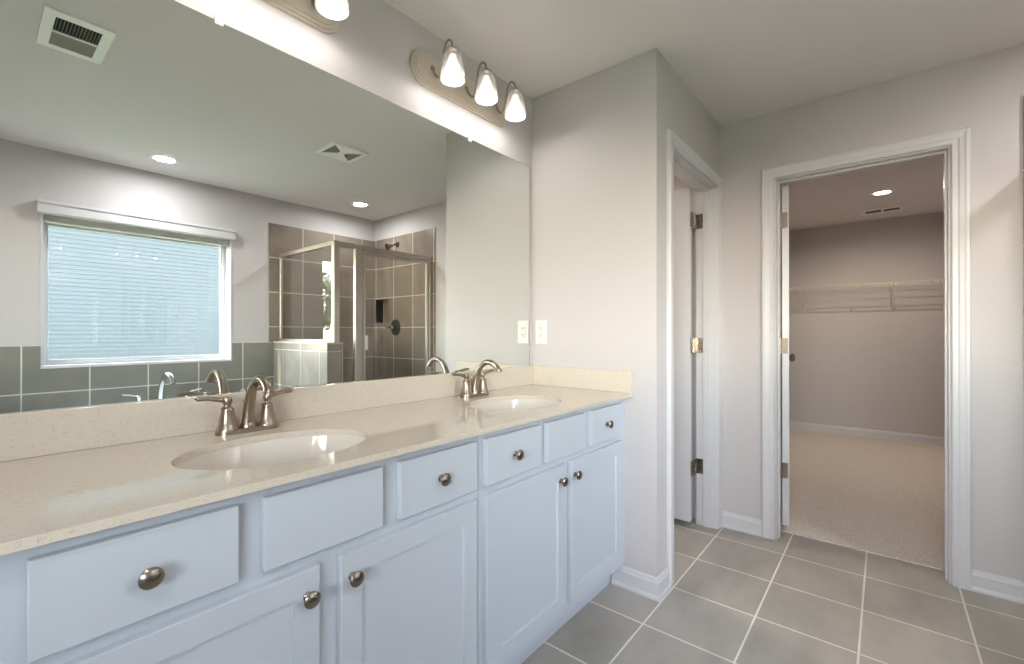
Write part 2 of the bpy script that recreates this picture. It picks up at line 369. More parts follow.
# closet door
d2 = sroot('door_2', (XC, DC[1], 0)); o2 = d2.location
b = B(o2); casing(b, DC[0], DC[1], 2.05, lambda a, z, t: (XC - t, a, z)); obj('casing', b, 'trim', d2)
b = B(o2); casing(b, DC[0], DC[1], 2.05, lambda a, z, t: (XC + T + t, a, z)); obj('casing', b, 'trim', d2)
b = B(o2); jamb(b, lambda b, u0, u1, v0, v1, w0, w1: b.box(XC + w0, XC + w1, u0, u1, v0, v1, .0008, 1), DC[0], DC[1], 2.05); obj('jamb', b, 'trim', d2)
lf2 = obj('leaf', leaf_mesh((0, 0, 0), .675), 'trim', d2)
lf2.location = Vector((XC + T + .012, DC[1] - .013, .048)) - o2; lf2.rotation_euler = (0, 0, R(11))
kb = B((0, 0, 0)); knob_set(kb, .61, 0, .955); obj('knob', kb, 'nickel', lf2, True)
for z in (.37, 1.10, 1.84):
    b = B(o2); x, y = XC + T + .002, DC[1] - .004
    b.tube([(x + .002, y - .003, z - .045), (x + .002, y - .003, z + .045)], .0065, 10)
    b.box(x + .004, x + .008, y - .038, y - .006, z - .045, z + .045, .001, 1)
    b.box(x - .03, x, y - .003, y + .001, z - .045, z + .045, .001, 1)
    for dy, dz in ((.018, -.03), (.026, 0), (.018, .03)): b.lathe([(0, .0012), (.003, .001), (.0035, 0)], (x + .004, y - dy, z + dz), '-X', 8)
    obj('hinge', b, 'nickel', d2, True)

# ---------------------------------------------------------------- window, blind, outdoors
w1 = sroot('window_1', (.92, -W, WN[2])); ow = w1.location
b = B(ow)
b.box(WN[0] - .001, WN[1] + .001, -W - .25, -W + .012, WN[2] - .001, WN[2] + .018, .002)           # sill board
b.box(WN[0] - .001, WN[0] + .012, -W - .25, -W + .004, WN[2] + .018, WN[3]); b.box(WN[1] - .012, WN[1] + .001, -W - .25, -W + .004, WN[2] + .018, WN[3])
b.box(WN[0], WN[1], -W - .25, -W + .004, WN[3] - .012, WN[3]); obj('reveal', b, 'trim', w1)
b = B(ow)
for u0, u1, v0, v1 in ((WN[0] + .012, .366, .95, 2.04), (1.464, 1.488, .95, 2.04), (.366, 1.464, .95, .972), (.366, 1.464, 1.95, 2.04)):
    b.box(u0, u1, -W - .16, -W - .115, v0, v1, .003)
for u0, u1, v0, v1 in ((.366, .378, .972, 1.95), (1.453, 1.464, .972, 1.95), (.378, 1.453, .972, .986), (.378, 1.453, 1.935, 1.95)): b.box(u0, u1, -W - .15, -W - .125, v0, v1, .002)
obj('frame', b, 'trim', w1)
obj('pane', B(ow).box(.374, 1.457, -W - .139, -W - .135, .98, 1.94), 'pane', w1)
w2 = sroot('added_fill_window', (X0, -1.8, W2[2])); q = w2.location  # added unseen window, brings soft daylight into the room
b = B(q); casing(b, W2[0], W2[1], W2[3] - W2[2], lambda a, z, t: (X0 + t, a, z + W2[2])); obj('casing', b, 'trim', w2)
b = B(q); b.box(X0 - .14, X0 + .03, W2[0] - .08, W2[1] + .08, W2[2] - .02, W2[2] + .001, .003); obj('sill', b, 'trim', w2)
b = B(q)
for u0, u1, v0, v1 in ((W2[0], W2[0] + .05, W2[2], W2[3]), (W2[1] - .05, W2[1], W2[2], W2[3]), (W2[0] + .05, W2[1] - .05, W2[2], W2[2] + .05), (W2[0] + .05, W2[1] - .05, W2[3] - .05, W2[3]), (-1.825, -1.775, W2[2] + .05, W2[3] - .05)):
    b.box(X0 - .11, X0 - .05, u0, u1, v0, v1, .003)
obj('frame', b, 'trim', w2)
for u0, u1 in ((W2[0] + .045, -1.82), (-1.78, W2[1] - .045)): obj('pane', B(q).box(X0 - .083, X0 - .077, u0, u1, W2[2] + .045, W2[3] - .045), 'pane', w2)
b = B(); b.box(-3.6, X0 - .31, -4.6, 1.6, 2.62, 2.74); struct('added_porch_roof', b, 'trim')  # added porch roof out of view, keeps sun out of the left-wall window
b = B(); b.box(-3.55, -3.43, -4.5, -4.38, -.35, 2.62); struct('trim_7', b, 'trim')  # post under the added porch roof
b = B(); b.box(-3.55, -3.43, 1.4, 1.52, -.35, 2.62); struct('trim_8', b, 'trim')  # other post of the added porch roof
bl = thing('window_blind', (.92, -W, 1.9), 'white raised horizontal blind with valance across the top of the window', 'blind')
b = B(bl.location); b.prism([(0, 1.99), (.050, 1.99), (.056, 1.996), (.056, 2.05), (.066, 2.058), (.066, 2.076), (0, 2.076)], lambda u, v, w: (w, -W + u, v), .312, 1.508)
obj('valance', b, 'trim', bl)
b = B(bl.location)
for k in range(22): b.box(.350, 1.482, -W - .085, -W - .040, 1.962 + k * .0026, 1.9638 + k * .0026)
obj('slat_stack', b, 'plastic', bl)
obj('bottom_rail', B(bl.location).box(.348, 1.484, -W - .086, -W - .038, 1.946, 1.960, .004), 'trim', bl)
obj('wand', B(bl.location).tube([(1.415, -W - .030, 2.0), (1.416, -W - .030, 1.3)], .0045, 8), 'plastic', bl, True)
# ground, neighbouring house, tree
g = B().box(-40, 45, -60, -W - .26, -.6, -.35); struct('ground', g, 'grass')
nh = thing('neighbouring_house', (4, -13, -.35), 'neighbouring house with pale blue lap siding outside the window', 'house')
prof = []
z = -.35
while z < 5.6: prof += [(.015, z), (.003, z + .1)]; z += .1
b = B(nh.location); b.prism([(-.1, -.35)] + prof + [(-.1, z)], lambda u, v, w: (w, -13 + u, v), -.55, 14); obj('siding', b, 'siding', nh)
b = B(nh.location); b.box(-.6, -.5, -13.1, -12.975, -.35, 5.6); b.box(-.6, 14, -13.05, -12.95, 5.6, 5.8); obj('corner_board', b, 'trim', nh)
b = B(nh.location); b.box(-.55, -.45, -20, -13.1, -.35, 5.6); obj('end_wall', b, 'siding', nh)
b = B(nh.location); b.prism([(-12.6, 5.8), (-16.5, 7.3), (-20.4, 5.8), (-20.4, 5.95), (-16.5, 7.45), (-12.6, 5.95)], lambda u, v, w: (w, u, v), -.8, 12.2); obj('roof', b, 'roof', nh)
tr = thing('tree', (-3.2, -12, -.35), 'leafy green tree standing outdoors beyond the window', 'tree')
b = B(tr.location); b.tube([(-3.2, -12, -.35), (-3.15, -12, .9), (-3.25, -12.05, 2.0)], [.16, .12, .06], 8, 4)
for k in range(7):
    a = k * .9; b.tube([(-3.2, -12, 1.0 + .12 * k), (-3.2 + .5 * math.cos(a), -12 + .5 * math.sin(a), 1.5 + .15 * k), (-3.2 + .9 * math.cos(a), -12 + .9 * math.sin(a), 1.7 + .2 * k)], [.05, .03, .01], 6, 3)
obj('trunk', b, 'bark', tr, True)
b = B(tr.location); t = bmesh.new()
for k in range(2600):
    v = Vector((random.gauss(0, 1), random.gauss(0, 1), random.gauss(0, 1))).normalized() * (random.random() ** .4)
    c = Vector((-3.2, -12, 2.15)) + Vector((v.x * 1.15, v.y * 1.15, v.z * .95)); q = Matrix.Rotation(random.random() * 6, 3, Vector((random.random(), random.random(), random.random() + .1)).normalized())
    s_ = random.uniform(.05, .09)
    t.faces.new([t.verts.new(c + q @ Vector(p) * s_) for p in ((-1, 0, 0), (0, -.5, 0), (1, 0, .1), (0, .5, 0))])
b.add(t); obj('foliage', b, 'leaf', tr)

# ---------------------------------------------------------------- tiled tub corner and shower
KX0, KX1, KY = 1.85, 1.975, -1.985
struct('trim_1', B().box(-.1, KX0, -W, -W + .009, .60, 1.09) if False else B().grid([-.1, WN[0], WN[1], KX0], [.5, WN[2], 1.09], [(WN[0], WN[1], WN[2], 1.2)], XYp, -W, -W + .009), 'wtile')
struct('wall_knee', B().box(KX0, KX1, -W, KY, 0, 1.085, .001, 1), 'ktile')
struct('trim_2', B().box(KX0 - .004, KX1 + .004, -W + .009, KY + .004, 1.085, 1.10, .003), 'quartz')
struct('trim_3', B().box(1.81, XC, -W, -W + .010, 1.09, 2.205) , 'stile')
struct('trim_4', B().box(KX1, XC, -W, -W + .010, 0, 1.09), 'stile')
struct('trim_5', B().grid([-W + .01, NI[0], NI[1], -1.937], [0, NI[2], NI[3], 2.215], [NI], YXp, XC - .010, XC), 'sside')
b = B(); b.box(XC + .085, XC + .095, NI[0], NI[1], NI[2], NI[3])
b.box(XC - .009, XC + .085, NI[0] - .008, NI[0], NI[2], NI[3]); b.box(XC - .009, XC + .085, NI[1], NI[1] + .008, NI[2], NI[3])
b.box(XC - .009, XC + .085, NI[0], NI[1], NI[2] - .008, NI[2]); b.box(XC - .009, XC + .085, NI[0], NI[1], NI[3], NI[3] + .008)
struct('trim_6', b, 'sside')
pan = thing('shower_pan', (2.45, -2.48, 0), 'white shower pan with raised curb on the shower floor', 'shower tray')
b = B(pan.location); b.box(KX1, XC - .01, KY - .10, KY + .03, 0, .10, .008); b.box(KX1, XC - .01, -W + .01, KY - .10, 0, .03, .004); obj('tray', b, 'acrylic', pan)
b = B(pan.location); b.lathe([(0, .033), (.045, .033), (.05, .03), (.05, .028)], (2.45, -2.5, 0), 'Z', 24); obj('drain', b, 'chrome', pan, True)
# tub in a tiled deck
TX0 = -.05
dk = thing('tub_deck', (.9, -2.45, 0), 'tiled deck box around the bathtub under the window', 'tub surround')
t = B(dk.location)
def holed(b, rect, cx, cy, a, c, z, th, n=64, p=2.0):
    x0, x1, y0, y1 = rect; t = bmesh.new(); ang = [2 * math.pi * k / n for k in range(n)]
    for qx in (x0, x1):
        for qy in (y0, y1):
            q = math.atan2(qy - cy, qx - cx) % (2 * math.pi); k = min(range(len(ang)), key=lambda i: abs(ang[i] - q)); ang[k] = q
    ang.sort(); inn, out = [], []
    for q in ang:
        cs, sn = math.cos(q), math.sin(q)
        r = 1 / ((abs(cs) / a) ** p + (abs(sn) / c) ** p) ** (1 / p); inn.append((cx + r * cs, cy + r * sn))
        k = min([(x1 - cx) / cs if cs > 1e-9 else 1e9, (x0 - cx) / cs if cs < -1e-9 else 1e9, (y1 - cy) / sn if sn > 1e-9 else 1e9, (y0 - cy) / sn if sn < -1e-9 else 1e9]); out.append((cx + k * cs, cy + k * sn))
    for zz, fl in ((z, 0), (z - th, 1)):
        I = [t.verts.new((x, y, zz)) for x, y in inn]; O = [t.verts.new((x, y, zz)) for x, y in out]
        if not fl: I0, O0 = I, O
        for k in range(n): t.faces.new((I[k], I[(k + 1) % n], O[(k + 1) % n], O[k]))
    for k in range(n):
        k2 = (k + 1) % n; t.faces.new((I0[k], I0[k2], I[k2], I[k]))
        t.faces.new((O0[k], O0[k2], O[k2], O[k]))
    bmesh.ops.recalc_face_normals(t, faces=t.faces); b.add(t)
holed(t, (TX0, KX0 - .001, -W + .01, KY), .9, -2.40, .72, .34, .60, .02, 64, 3.2)
obj('deck_top', t, 'wtile', dk)
obj('apron', B(dk.location).box(TX0, KX0 - .001, KY - .02, KY, 0, .58), 'wtile', dk)
obj('end_panel', B(dk.location).box(TX0, TX0 + .02, -W + .01, KY - .02, 0, .58), 'wtile', dk)
tb = thing('bathtub', (.9, -2.40, .1), 'white drop-in bathtub sunk in the tiled deck', 'bathtub')
b = B(tb.location)
def bowl(b, cx, cy, z, a, c, prof, n=64, p=2.0):
    """prof: (scale, dz) rings from rim down to the closed centre"""
    t = bmesh.new(); rings = []
    for s_, dz in prof:
        if s_ == 0: rings.append([t.verts.new((cx, cy, z + dz))]); continue
        ring = []
        for k in range(n):
            q = 2 * math.pi * k / n; cs, sn = math.cos(q), math.sin(q); r = s_ / ((abs(cs) / a) ** p + (abs(sn) / c) ** p) ** (1 / p)
            ring.append(t.verts.new((cx + r * cs, cy + r * sn, z + dz)))
        rings.append(ring)
    for A, C in zip(rings, rings[1:]):
        for k in range(n):
            k2 = (k + 1) % n
            if len(C) == 1: t.faces.new((A[k], A[k2], C[0]))
            else: t.faces.new((A[k], A[k2], C[k2], C[k]))
    bmesh.ops.recalc_face_normals(t, faces=t.faces); b.add(t)
bowl(b, .9, -2.40, .602, .72, .34, [(1.06, 0), (1.06, .02), (1.04, .028), (.97, .028), (.93, .01), (.88, -.2), (.82, -.4), (.7, -.45), (0, -.46)], 64, 3.2)
obj('tub_shell', b, 'acrylic', tb, True)
b = B(tb.location); b.lathe([(0, .004), (.03, .004), (.034, 0)], (1.4, -2.4, .145), 'Z', 20); obj('drain', b, 'chrome', tb, True)
tf = thing('tub_faucet', (.985, -2.86, .60), 'chrome three-piece tub faucet on the deck below the window', 'faucet')
b = B(tf.location)
b.lathe([(.034, 0), (.034, .006), (.026, .012), (.022, .04), (.018, .05), (0, .05)], (.965, -2.86, .60), 'Z', 24)
b.tube([(.965, -2.86, .62), (.967, -2.858, .72), (.975, -2.83, .81), (.985, -2.77, .856), (.995, -2.71, .845), (1.0, -2.675, .79)], [.02, .019, .018, .018, .019, .020], 16, 6)
obj('spout', b, 'chrome', tf, True)
for hx, sg in ((.835, -1), (1.135, 1)):
    b = B(tf.location)
    b.lathe([(.03, 0), (.03, .006), (.022, .014), (.016, .05), (.014, .075), (.017, .09), (.014, .105), (0, .112)], (hx, -2.86, .60), 'Z', 24)
    b.tube([(hx, -2.86, .695), (hx + sg * .05, -2.855, .712), (hx + sg * .10, -2.85, .722)], [.009, .008, .007], 10, 3)
    obj('handle', b, 'chrome', tf, True)
# framed glass enclosure
EY = -2.0
en = thing('shower_enclosure', (2.4, EY, .1), 'corner shower enclosure of clear glass in brushed nickel frame', 'shower enclosure')
oe = en.location
def frame(name, *bx, m='alu'):
    b = B(oe)
    for q in bx: b.box(*q, .003, 1)
    return obj(name, b, m, en)
frame('corner_post', (1.900, 1.950, EY - .015, EY + .03, 1.10, 1.925))
frame('wall_post', (2.90, XC - .0101, EY - .02, EY + .02, .10, 1.925))
frame('top_rail', (1.950, 2.90, EY - .02, EY + .02, 1.89, 1.925), (1.895, 1.930, -W + .011, EY - .015, 1.89, 1.925))
frame('bottom_rail', (1.985, 2.90, EY - .02, EY + .02, .10, .125))
frame('knee_wall_rail', (1.895, 1.930, -W + .011, EY - .015, 1.10, 1.122))
frame('wall_channel', (1.900, 1.925, -W + .011, -W + .030, 1.122, 1.89))
frame('mullion', (2.10, 2.165, EY - .02, EY + .02, .125, 1.89))
frame('side_post', (1.978, 1.990, EY - .015, EY + .015, .125, 1.10))
obj('return_panel', B(oe).box(1.909, 1.915, -W + .028, EY - .014, 1.12, 1.892), 'glass', en)
b = B(oe); b.prism([(1.988, .12), (2.102, .12), (2.102, 1.895), (1.949, 1.895), (1.949, 1.101), (1.988, 1.101)], XYp, EY - .003, EY + .003); obj('fixed_panel', b, 'glass', en)
dr = frame('door', (2.172, 2.200, EY - .012, EY + .016, .14, 1.88), (2.868, 2.893, EY - .012, EY + .016, .14, 1.88),
           (2.200, 2.868, EY - .012, EY + .016, 1.855, 1.88), (2.200, 2.868, EY - .012, EY + .016, .14, .165))
obj('door_glass', B(oe).box(2.198, 2.87, EY - .001, EY + .005, .162, 1.858), 'glass', dr)
b = B(oe); b.box(2.188, 2.210, EY + .016, EY + .035, 1.03, 1.155, .004); obj('handle', b, 'plastic', dr)
sh = thing('overhead_shower', (XC - .01, -2.531, 2.115), 'dark chrome shower head on a short arm high on the tiled wall', 'shower head')
b = B(sh.location); b.lathe([(0, 0), (.030, 0), (.028, .006), (.012, .012), (0, .012)], (XC - .01, -2.531, 2.115), '-X', 24)
b.tube([(XC - .01, -2.531, 2.115), (XC - .035, -2.533, 2.118), (XC - .065, -2.537, 2.100), (XC - .085, -2.54, 2.085)], .010, 10, 5); obj('arm', b, 'dchrome', sh, True)
b = B(sh.location); tmp = bmesh.new(); bmesh.ops.create_cone(tmp, cap_ends=True, segments=28, radius1=.016, radius2=.036, depth=.055)
b.add(tmp, Matrix.Translation((XC - .108, -2.543, 2.085)) @ Matrix.Rotation(R(248), 4, 'Y')); obj('spray_head', b, 'dchrome', sh, True)
vl = thing('shower_valve', (XC - .01, -2.565, 1.235), 'round dark chrome shower valve with lever below the niche level', 'shower valve')
b = B(vl.location); b.lathe([(0, 0), (.085, 0), (.085, .004), (.075, .009), (.04, .012), (.032, .014), (.03, .035), (0, .035)], (XC - .01, -2.565, 1.235), '-X', 36); obj('escutcheon', b, 'dchrome', vl, True)
b = B(vl.location); b.lathe([(.022, 0), (.024, .02), (.018, .035), (0, .037)], (XC - .045, -2.565, 1.235), '-X', 20)
b.tube([(XC - .065, -2.565, 1.235), (XC - .075, -2.62, 1.238), (XC - .078, -2.665, 1.242)], [.010, .008, .007], 10, 3); obj('lever', b, 'chrome', vl, True)

# ---------------------------------------------------------------- vanity
ZC = .901; FY = -.539; DYF = -.558        # counter top, face frame, door faces
def knob(o, x, z, parent):
    b = B(o)
    b.lathe([(.009, 0), (.009, .002), (.0055, .005), (.005, .012), (.0075, .015), (.0145, .0175), (.0168, .020), (.0168, .0225), (.0135, .026), (.006, .0285), (0, .029)], (x, DYF, z), '-Y', 28)
    return obj('knob', b, 'dnickel', parent, True)
def slab(o, name, x0, x1, z0, z1, root, kx=None, kz=None):
    q = obj(name, B(o).box(x0, x1, DYF, FY - .0005, z0, z1, .0022, 2), 'cab', root)
    if kx: knob(o, kx, kz, q)
def shaker(o, x0, x1, z0, z1, root, kx, kz, st=.052):
    b = B(o); t = bmesh.new()
    def ring(i, y): return [t.verts.new(p) for p in ((x0 + i, y, z0 + i), (x1 - i, y, z0 + i), (x1 - i, y, z1 - i), (x0 + i, y, z1 - i))]
    rs = [ring(0, FY - .0005), ring(0, DYF + .002), ring(.002, DYF), ring(st, DYF), ring(st + .0015, DYF + .007)]
    for p, q in zip(rs, rs[1:]):
        for k in range(4): t.faces.new((p[k], p[(k + 1) % 4], q[(k + 1) % 4], q[k]))
    t.faces.new(rs[-1]); t.faces.new(rs[0][::-1]); bmesh.ops.recalc_face_normals(t, faces=t.faces); b.add(t)
    d = obj('door', b, 'cab', root); knob(o, kx, kz, d)
def cabinet(x0, x1, label, drawers, doors, end_l=None, end_r=None):
    rt = thing('vanity_cabinet', ((x0 + x1) / 2, -.27, 0), label, 'cabinet', 'vanity cabinets'); o = rt.location
    b = B(o); zb, zt = .113, ZC - .0165
    b.box(x0, x0 + .016, FY + .019, -.004, zb, zt); b.box(x1 - .016, x1, FY + .019, -.004, zb, zt); b.box(x0 + .016, x1 - .016, FY + .019, -.004, zb, zb + .016)
    b.box(x0 + .016, x1 - .016, -.012, -.004, zb + .016, zt)
    obj('carcass', b, 'cabin', rt)
    b = B(o); xs = [x0, x1]; holes = []
    for d in drawers: holes.append((d[0] + .014, d[1] - .014, .734, .846)); xs += holes[-1][:2]
    for d in doors: holes.append((d[0] + .014, d[1] - .014, .170, .676)); xs += holes[-1][:2]
    b.grid(xs, [zb, .170, .676, .734, .846, zt], holes, XYp, FY, FY + .019); obj('face_frame', b, 'cab', rt)
    obj('toe_kick', B(o).box(x0, x1, -.470, -.458, 0.0005, zb), 'cab', rt)
    for d in drawers:
        slab(o, 'drawer' if d[2] else 'false_front', d[0], d[1], .719, .860, rt, d[2], .790)
    for d in doors: shaker(o, d[0], d[1], .157, .692, rt, d[2], .638)
    return rt
CX = -.04
cabinet(.005, .965, 'left sink cabinet of the vanity, nearest, its wide knobbed drawer closest to us', [(.056, .3205, .188), (.365, .628, None), (.678, .947, .806)], [(.056, .474, .447), (.521, .947, .547)])
cabinet(.966, XS - .001, 'right sink cabinet of the vanity, farther one against the side wall', [(.987, 1.262, 1.119), (1.299, 1.559, None), (1.608, 1.880, 1.735)], [(.987, 1.419, 1.380), (1.455, 1.880, 1.478)])
ep = B(); ep.box(-.014, .004, FY, -.004, 0.0005, ZC - .0165, .001, 1)
tag(obj('end_panel', ep, 'cab'), 'painted end panel closing the near left end of the vanity', 'panel')
SK = [(.490, -.336), (1.398, -.336)]; SA, SC_ = .215, .160
ct = thing('countertop', (.95, -.29, ZC - .016), 'long pale speckled quartz countertop with backsplash along the vanity', 'countertop'); oc = ct.location
b = B(oc)
for (sx, sy), (u0, u1) in zip(SK, ((CX, .96), (.96, XS - .001))): holed(b, (u0, u1, -.580, -.001), sx, sy, SA, SC_, ZC, .0155, 96)
bmesh.ops.remove_doubles(b.bm, verts=b.bm.verts, dist=1e-5)
# drop the hidden faces on the joint between the two halves
bmesh.ops.delete(b.bm, geom=[f for f in b.bm.faces if abs(f.calc_center_median().x - .96) < 1e-4 and abs(f.normal.x) > .9], context='FACES')
obj('slab', b, 'quartz', ct)
obj('backsplash', B(oc).box(CX, XS - .001, -.020, -.001, ZC + .0002, 1.001, .0015, 1), 'quartz', ct)
obj('side_splash', B(oc).box(XS - .020, XS - .001, -.578, -.0205, ZC + .0002, 1.001, .0015, 1), 'quartz_edge', ct)
names = ('oval white undermount sink in the near left half of the countertop', 'oval white undermount sink in the far right half of the countertop')
for (sx, sy), nm in zip(SK, names):
    s_ = thing('sink', (sx, sy, ZC - .016 - .14), nm, 'sink', 'vanity sinks'); b = B(s_.location)
    bowl(b, sx, sy, ZC - .016, SA, SC_, [(1.10, -.010), (1.10, -.0003), (1.015, -.0003), (1.005, -.006), (.97, -.04), (.86, -.09), (.62, -.125), (.3, -.138), (.13, -.140), (.12, -.150), (0, -.150)], 72)
    obj('basin', b, 'china', s_, True)
    b = B(s_.location); b.lathe([(0, -.136), (.014, -.1355), (.02, -.137), (.0235, -.1385), (.0235, -.142)], (sx, sy, ZC - .016), 'Z', 28); obj('drain', b, 'nickel', s_, True)
# faucets
def faucet(cx, label):
    cy, z = -.088, ZC + .0004
    f = thing('faucet', (cx, cy, z), label, 'faucet', 'sink faucets'); o = f.location
    b = B(o); t = bmesh.new()
    out = []
    for sg in (1, -1):
        for k in range(13):
            q = R(-90 + 15 * k) if sg > 0 else R(90 + 15 * k); out.append((cx + sg * .052 + .029 * math.cos(q), cy + .027 * math.sin(q)))
    b.prism(out, lambda u, v, w: (u, v, w), z, z + .008)
    t = bmesh.new(); b.prism([(cx + (u - cx) * .95, cy + (v - cy) * .88) for u, v in out], lambda u, v, w: (u, v, w), z + .008, z + .012)
    obj('base_plate', b, 'nickel', f, True)
    b = B(o)
    b.lathe([(.021, .010), (.021, .016), (.019, .022), (.017, .026), (.016, .03)], (cx, cy, z), 'Z', 28)
    b.tube([(cx, cy, z + .012), (cx, cy - .002, z + .04), (cx, cy - .012, z + .085), (cx, cy - .032, z + .125), (cx, cy - .066, z + .148), (cx, cy - .100, z + .148), (cx, cy - .125, z + .134), (cx, cy - .137, z + .118)],
           [.0195, .0165, .0138, .0120, .0112, .0112, .0118, .0128], 20, 6)
    b.lathe([(.0135, 0), (.0135, .011), (.010, .013), (0, .011)], (cx, cy - .1385, z + .1125), 'Z', 20)
    sp = obj('spout', b, 'nickel', f, True)
    b = B(o); b.tube([(cx, cy + .018, z + .01), (cx, cy + .019, z + .075)], .0025, 8)
    b.lathe([(.0025, 0), (.006, .004), (.006, .010), (.0035, .014), (0, .015)], (cx, cy + .019, z + .072), 'Z', 14); obj('lift_rod', b, 'nickel', f, True)
    for sg in (-1, 1):
        hx = cx + sg * .052; b = B(o)
        b.lathe([(.0275, .008), (.0275, .013), (.0255, .017), (.0240, .020), (.0200, .034), (.0165, .052), (.0150, .062), (.0160, .066), (.0145, .070), (.009, .074), (.0085, .078), (.0115, .084), (.0125, .090), (.011, .097), (0, .101)], (hx, cy, z), 'Z', 28)
        hb = obj('handle', b, 'nickel', f, True)
        b = B(o); b.tube([(hx, cy, z + .090), (hx + sg * .018, cy + .001, z + .094), (hx + sg * .045, cy + .003, z + .100), (hx + sg * .068, cy + .004, z + .101), (hx + sg * .071, cy + .004, z + .101)],
                         [.0100, .0088, .0080, .0090, .0050], 14, 4, .75); obj('lever', b, 'nickel', hb, True)
    return f
fa = faucet(.508, 'brushed nickel two-handle faucet behind the near left sink')
dup(fa, (1.418, fa.location.y, fa.location.z), 'brushed nickel two-handle faucet behind the far right sink')

# ---------------------------------------------------------------- mirror, lights, outlet
mi = thing('mirror', (.93, 0, 1.003), 'large frameless wall mirror above the vanity backsplash', 'mirror')
obj('glass', B(mi.location).box(-.06, 1.922, -.0045, -.0005, 1.0015, 2.063), 'mirror', mi)
b = B(mi.location); b.box(1.922, 1.9235, -.0046, -.0005, 1.0015, 2.0645); b.box(-.06, 1.922, -.0046, -.0005, 2.063, 2.0645); obj('edge', b, 'mirror_edge', mi)
for x in (.461, 1.472):
    b = B(mi.location); b.box(x - .011, x + .011, -.009, -.0005, 2.052, 2.078, .003); b.lathe([(0, .002), (.004, .0015), (.005, 0)], (x, -.009, 2.070), '-Y', 12); obj('clip', b, 'plastic', mi)
def vanity_light(cx, label):
    z0 = 2.262; f = thing('vanity_light', (cx, 0, z0), label, 'wall light', 'three-globe vanity lights'); o = f.location
    def stad(w, h):
        return [(cx + sg * (w - h) + h * math.cos(R((-90 if sg > 0 else 90) + 12 * k)), z0 + h * math.sin(R((-90 if sg > 0 else 90) + 12 * k))) for sg in (1, -1) for k in range(16)]
    b = B(o); b.prism(stad(.300, .070), XYp, -.0005, -.012); b.prism(stad(.292, .062), XYp, -.012, -.017); b.prism(stad(.280, .050), XYp, -.017, -.021); obj('back_plate', b, 'plate', f, True)
    for dx in (-.198, 0, .198):
        x = cx + dx
        b = B(o); b.lathe([(0, .021), (.012, .021), (.012, .023), (.007, .027), (0, .027)], (x, 0, z0 + .012), '-Y', 20)
        b.tube([(x, -.022, z0 + .012), (x, -.040, z0 - .022), (x, -.066, z0 - .036), (x, -.086, z0 + .02), (x, -.092, z0 + .066), (x, -.112, z0 + .092), (x, -.134, z0 + .080), (x, -.142, z0 + .050)], .0048, 10, 6)
        b.lathe([(0, .056), (.010, .054), (.022, .046), (.026, .038), (.025, .036), (.014, .034), (0, .034)], (x, -.142, z0), 'Z', 24)
        arm = obj('arm', b, 'nickel', f, True)
        b = B(o); pr = [(.024, .040), (.031, .030), (.038, .010), (.043, -.02), (.0475, -.05), (.0500, -.070), (.0490, -.080)]
        b.lathe(pr + [(r - .003, h) for r, h in pr[::-1]], (x, -.142, z0), 'Z', 32); sd = obj('shade', b, 'frost', arm, True)
        ld = bpy.data.lights.get('shade_mouth') or bpy.data.lights.new('shade_mouth', 'POINT'); ld.energy = SPOT; ld.shadow_soft_size = .014; ld.color = (1, .96, .92)
        lo = bpy.data.objects.new('shade_mouth', ld); COL.objects.link(lo); lo.parent = arm; lo.location = (dx, -.142, -.076)
        b = B(o); b.lathe([(0, -.066), (.014, -.064), (.025, -.054), (.030, -.040), (.029, -.026), (.023, -.010), (.016, .008), (.012, .022), (0, .024)], (x, -.142, z0), 'Z', 24); obj('bulb', b, 'bulb', arm, True)
    return f
vl1 = vanity_light(1.435, 'three-globe brushed nickel vanity light above the right half of the mirror')
dup(vl1, (.530, 0, vl1.location.z), 'three-globe vanity light cut off by the top edge of the view')
ol = thing('outlet', (XS, -.0655, 1.18), 'white wall outlet beside the mirror edge above the side splash', 'outlet'); b = B(ol.location)
b.box(XS - .006, XS - .0003, -.103, -.028, 1.118, 1.243, .002); obj('cover_plate', b, 'plastic', ol)
b = B(ol.location); b.box(XS - .009, XS - .006, -.083, -.048, 1.145, 1.216, .002); obj('socket_face', b, 'plastic', ol)
b = B(ol.location)
for zc in (1.163, 1.198):
    b.box(XS - .0096, XS - .009, -.0735, -.0705, zc, zc + .009); b.box(XS - .0096, XS - .009, -.0605, -.0575, zc, zc + .009); b.box(XS - .0096, XS - .009, -.068, -.063, zc - .009, zc - .004)
obj('socket_slots', b, 'dark', ol)

def can_light(x, y, label, lens='lens'):
    f = thing('recessed_light', (x, y, H), label, 'ceiling light', 'recessed ceiling lights'); b = B(f.location)
    b.lathe([(.060, -.007), (.066, -.011), (.080, -.009), (.094, -.003), (.095, -.0003), (.060, -.0003)], (x, y, H), 'Z', 40); b.lathe([(.060, -.0003), (.060, -.007)], (x, y, H), 'Z', 40); obj('trim_ring', b, 'vent', f, True)
    b = B(f.location); b.lathe([(0, -.0085), (.05, -.0075), (.0605, -.005), (.0605, -.0009), (0, -.0009)], (x, y, H), 'Z', 36); obj('lens', b, lens, f, True)
    if lens == 'clens':
        ld = bpy.data.lights.new('closet_lamp', 'SPOT'); ld.energy = 19; ld.spot_size = R(172); ld.spot_blend = .6; ld.shadow_soft_size = .012; ld.color = (1, .86, .72)
        lo = bpy.data.objects.new('closet_lamp', ld); COL.objects.link(lo); lo.parent = f; lo.location = (0, 0, -.012)
    return f
can_light(.92, -2.56, 'lit recessed ceiling light in front of the window, seen in the mirror')
can_light(2.465, -2.50, 'lit recessed ceiling light inside the shower corner, seen in the mirror')
can_light(-.5, -1.6, 'added unseen recessed ceiling light behind the viewer, for fill')  # lamp added out of view to brighten the room
can_light(5.23, -1.455, 'lit recessed light on the closet ceiling', 'clens')
